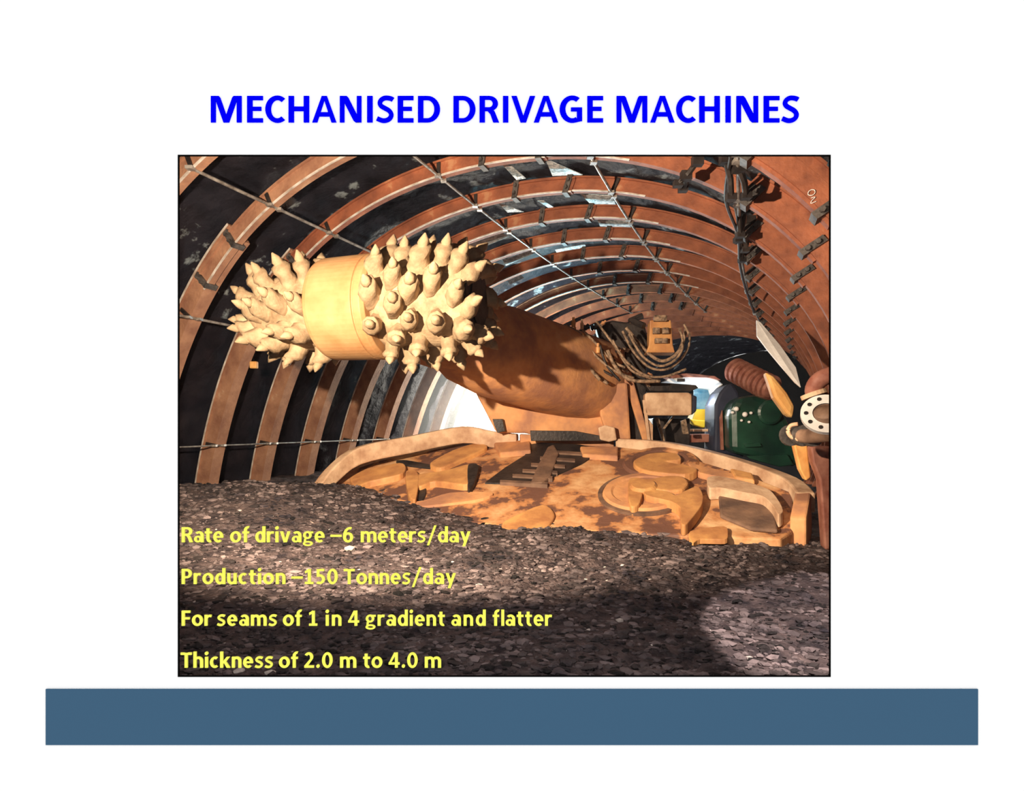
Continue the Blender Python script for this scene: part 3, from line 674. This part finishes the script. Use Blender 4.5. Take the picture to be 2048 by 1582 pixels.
for q in ([(1310,835),(1318,835),(1332,888),(1326,888)],[(1345,832),(1350,832),(1330,858),(1325,858)],[(1362,842),(1372,838),(1378,868),(1366,868)]):
    face(q, 5.2, .05, 'strut', M_hose, .003)
cab = face([(1322,765),(1342,754),(1375,751),(1415,753),(1436,760),(1447,769),(1436,776),(1438,800),(1434,836),(1424,836),(1428,790),(1424,777),(1396,774),(1380,768)], 5.75, .22, 'canopy', M_cabwhite, .01)
face([(1355,757),(1370,757),(1370,763),(1355,763)], 5.7, .04, 'vent', M_dark, .002, cab)
face([(1330,752),(1375,746),(1430,752),(1442,760),(1415,755),(1375,754),(1340,757)], 5.72, .24, 'canopy_edge', M_redbr, .004, cab)
face([(1388,775),(1434,775),(1434,822),(1388,822)], 6.1, .04, 'windscreen', M_sky, .004)
face([(1392,818),(1424,818),(1426,838),(1432,842),(1430,848),(1386,848),(1384,840)], 5.95, .35, 'operator_seat', M_seat, .02)
face([(1380,838),(1424,842),(1424,848),(1408,856),(1388,850)], 5.8, .15, 'seat_base', M_seat, .01)
face([(1352,870),(1427,868),(1427,884),(1356,886)], 5.55, .3, 'rail', M_redbr, .006)
face([(1380,858),(1424,858),(1424,863),(1380,863)], 5.6, .05, 'rail', M_rim, .003)
face([(1376,840),(1380,840),(1380,872),(1376,872)], 5.55, .05, 'post', M_rim, .003)
face([(1421,840),(1427,840),(1427,884),(1421,884)], 5.55, .05, 'post', M_rim, .003)
face([(1428,905),(1430,808),(1440,785),(1455,768),(1466,766),(1478,786),(1486,840),(1490,915)], 5.3, .5, 'side_panel', M_navy, .03, label='dark navy curved side panel')
face([(1440,835),(1445,820),(1448,900),(1442,900)], 5.25, .04, 'post', M_redbr, .003)
face([(1476,870),(1486,868),(1492,905),(1480,905)], 5.2, .05, 'post', M_redbr, .003)
gb = face([(1462,905),(1460,818),(1476,795),(1510,788),(1545,800),(1572,830),(1592,868),(1602,935),(1560,930),(1510,915)], 5.0, 1.2, 'green_tank', M_green, .06, label='large dark green painted body panel')
face([(1490,888),(1520,886),(1524,893),(1492,895)], 4.96, .05, 'rib', M_green, .004, gb)
face([(1495,912),(1575,908),(1588,930),(1560,934),(1500,918)], 4.95, .06, 'rib', M_green, .01, gb)
mb = MB(); mb.lathe(at(1538,825,4.97), (0,-1,0), [(0,.11),(.02,.11),(.03,.09),(.03,0)], 24); part(mb, 'hatch', M_green, gb)
for x, y, r in ((1472,818,.022),(1464,825,.014),(1489,829,.024),(1501,826,.014),(1482,841,.012),(1497,844,.012)):
    mb = MB(); mb.lathe(at(x, y, 4.99), (0,-1,0), [(0,r),(.015,r),(.028,r*.6),(.032,0.001)], 12); part(mb, 'glint_dot', M_flange, gb, smooth=True)  # white studs painting specular glints on the green body

# ------------------------------------------------------------------ right wall things
def thing_face(pxs, d, th, name, mat, label, cat, bevel=.008, dd=0):
    pts = [at(x, y, d+dd*(y-pxs[0][1])) for x, y in pxs]; mb = MB(); mb.prism(pts, (.3*th,th,0)); return tag(mb.build(name, mat, bevel=bevel), label, cat)
thing_face([(1513,640),(1522,645),(1560,690),(1592,735),(1602,775),(1590,765),(1560,730),(1535,700),(1514,672)], 4.6, .03, 'light_streak', M_flange, 'long bright white strip painting a streak of light on the right wall above the pipes', 'painted light', .003, -.004)  # white strip standing in for a streak of light
thing_face([(1530,742),(1548,752),(1575,785),(1590,812),(1586,838),(1572,828),(1548,795)], 4.3, .16, 'lit_wall_patch', M_lit_orange, 'bright orange slab painted as a lit patch of the right wall above the green body', 'slab', .035)  # added slab coloured as a lamplit stretch of the wall
mb = MB(); A0, A1 = at(1466, 738, 5.7), at(1532, 772, 5.3)
mb.lathe(A0, A1-A0, [(q*.055, .13 if q % 2 else .105) for k in range(9) for q in (k, k+.0)][:2]+[(z, r) for k in range(8) for z, r in ((k*.068, .10), (k*.068+.03, .10), (k*.068+.03, .128), (k*.068+.06, .128), (k*.068+.06, .10))]+[(.56, .09), (.58, .04)], 24)
part(mb, 'ribbed_motor_housing', M_redbr)
random.seed(3)
for k in range(26):
    x = random.uniform(1160, 1300); y = 640+(x-1160)*.55+random.uniform(-15, 55)
    mb = MB(); c = at(x, y, random.uniform(4.9, 5.15)); r = random.uniform(.012, .03)
    mb.lathe(c, (random.uniform(-1,1), random.uniform(-.6,.2), random.uniform(-1,1)), [(0,r*.8),(r*1.2,r*.8),(r*1.2,r),(r*1.8,r),(r*1.8,r*.5),(r*3,r*.5)], 7); part(mb, 'fitting', random.choice((M_dark, M_dark, M_hose, M_machine)))
# pipes
pe = empty('water_pipe', at(1640,870,2.6), 'brown pipe with a clamp coupling entering at the lower right edge', 'pipe')
mb = MB(); mb.tube(smooth_pts([at(1585,872,2.75), at(1620,872,2.6), at(1662,868,2.45), at(1720,862,2.3)], 4), .034, 16); mb.build('pipe_body', M_pipe, pe, True)
mb = MB()
for x in (1578, 1602, 1622): mb.lathe(at(x, 871+(.5 if x > 1600 else 0), 2.72-.002*(x-1585)), (at(1640,870,2.52)-at(1585,872,2.75)), [(0,.036),(0,.052),(.022,.052),(.022,.036)], 16)
mb.build('coupling', M_clamp, pe)
mb = MB(); mb.tube(smooth_pts([at(1598,880,2.66), at(1582,873,2.68), at(1576,862,2.68), at(1582,851,2.68), at(1596,848,2.66)], 5), .010, 8); mb.build('hook', M_rim, pe, True)
fe = empty('flanged_pipe', at(1645,830,2.4), 'pipe bend with a white bolted flange above the clamped pipe', 'pipe')
mb = MB(); cF = at(1652,831,2.35); aF = Vector((-.35,-.75,.55)).normalized()
mb.lathe(cF, aF, [(0,.052),(0,.098),(.018,.098),(.018,.052)], 36, caps=False); mb.build('flange', M_flange, fe, False)
side = aF.cross(Vector((0,0,1))).normalized(); up = side.cross(aF)
for k in range(10):
    t = 2*math.pi*k/10; mb = MB(); mb.lathe(cF+aF*.016+(side*math.cos(t)+up*math.sin(t))*.076, aF, [(0,.009),(.006,.009)], 8); mb.build('bolt', M_dark, fe)
mb = MB(); mb.tube(smooth_pts([cF-aF*.02+Vector((.02,.1,.0)), cF+aF*.0, cF+aF*.03], 4), .05, 20); mb.build('pipe_stub', M_pipe, fe, True)
be = empty('pipe_elbow', at(1645,780,2.5), 'rusty brown elbow pipe at the right edge above the white flange', 'pipe')
mb = MB(); mb.tube(smooth_pts([at(1700,745,2.5), at(1655,752,2.5), at(1632,768,2.52), at(1630,790,2.55), at(1660,806,2.55)], 6), .038, 16); mb.build('elbow_body', M_redbr, be, True)
mb = MB(); mb.lathe(at(1626,785,2.54), (0.3,-.2,-1), [(0,.04),(0,.056),(.02,.056),(.02,.04)], 20); mb.build('collar', M_rim, be)
thing_face([(1588,890),(1615,890),(1622,955),(1612,962),(1600,940)], 3.0, .08, 'lit_arch_leg', M_lit_orange, 'bright orange arch leg painted as lit, below the clamped pipe', 'post', .008)  # arch leg with its lamplight put into the orange
thing_face([(1622,893),(1665,893),(1668,1100),(1650,1100),(1640,960),(1626,925)], 2.9, .1, 'steel_plate', M_redbr, 'dull brown steel plate at the right edge beside the apron', 'plate', .01)
tag(MB().box(at(508,730,5.4), (.07,.05,.07)).build('reflector', M_lit_orange, bevel=.01), 'small square orange tag on the dark left wall under the cutting head', 'tag')

# ------------------------------------------------------------------ light
world = bpy.data.worlds.new('white_surround'); bpy.context.scene.world = world; world.use_nodes = True  # even white surround, added to light the slide page
bg = world.node_tree.nodes['Background']; bg.inputs[0].default_value = (1,1,1,1); bg.inputs[1].default_value = 1.045
def spot(name, loc, target, energy, col, angle=80, blend=.3, rad=.05):
    l = bpy.data.lights.new(name, 'SPOT'); l.energy = energy; l.color = col; l.spot_size = math.radians(angle); l.spot_blend = blend; l.shadow_soft_size = rad
    o = bpy.data.objects.new(name, l); C.objects.link(o); o.location = loc
    o.rotation_euler = (Vector(target)-Vector(loc)).to_track_quat('-Z', 'Y').to_euler(); return o
def point(name, loc, energy, col, rad=.05):
    l = bpy.data.lights.new(name, 'POINT'); l.energy = energy; l.color = col; l.shadow_soft_size = rad
    o = bpy.data.objects.new(name, l); C.objects.link(o); o.location = loc; return o
KEY = Vector((-1.15, 1.2, 1.22))
spot('key_lamp', KEY, (-.4, 4.0, 1.15), 900, (1, .80, .58), 108, .45, .025)
spot('arch_lamp', KEY+Vector((.05,0,0)), (.2, 4.5, 3.0), 60, (1, .78, .60), 130, .8, .03)
spot('side_lamp', (.45, 1.2, 1.4), (1.95, 3.0, .95), 80, (1, .78, .55), 60, .6, .04)
spot('floor_pool_spot', (.95, 1.1, 1.5), (1.28, 1.62, 0), 240, (1, .88, .82), 48, .12, .01)  # added spot; its cone edge draws the lit pool's border on the floor
spot('fore_fill', (-.2, 1.1, 1.75), (-.2, 2.0, 0), 45, (1, .88, .85), 110, 1, .1)  # added soft fill for the near floor, from no seen source
hp, _, _ = wallhit(985, 825, -.5)
point('back_lamp', hp, 500, (1, .95, .82), .06)
point('far_lamp', at(1112, 672, 8.6), 120, (.40,.82,.95), .08)
spot('gallery_lamp', at(1180, 790, 8.5), at(1120, 380, 4.6), 120, (.75,.90,1), 110, .6, .1)
point('canopy_fill', at(1408, 800, 5.6)+Vector((0,0,.0)), 6, (.85,.95,1), .03)  # small light added to brighten the white canopy
m, nt, out = newmat('dust_haze'); vn = nt.nodes.new('ShaderNodeVolumeScatter'); vn.inputs['Density'].default_value = .17; vn.inputs['Anisotropy'].default_value = .2
nt.links.new(vn.outputs[0], out.inputs['Volume'])
mb = MB(); R_ = []
for k in range(1, 12):
    z = math.cos(math.pi*k/12); r = math.sin(math.pi*k/12); R_.append([hp+Vector((math.cos(2*math.pi*i/24)*r*1.9, math.sin(2*math.pi*i/24)*r*1.9, z*1.5)) for i in range(24)])
mb.rings(R_); tag(mb.build('dust_haze', m, smooth=True), 'glowing pale dust haze between the cutting head and the left wall', 'haze', kind='stuff')

# ------------------------------------------------------------------ camera
cam = bpy.data.cameras.new('camera'); co = bpy.data.objects.new('camera', cam); C.objects.link(co)
co.location = (0, 0, EYE); co.rotation_euler = (math.radians(90), 0, 0)
cam.sensor_width = 36; cam.lens = 36*FPX/2048; cam.shift_y = (HZ-791)/2048; cam.clip_start = .02; cam.clip_end = 100
sc = bpy.context.scene; sc.camera = co
sc.view_settings.view_transform = 'Standard'; sc.view_settings.look = 'None'; sc.view_settings.exposure = 0; sc.view_settings.gamma = 1; sc.view_settings.use_curve_mapping = False
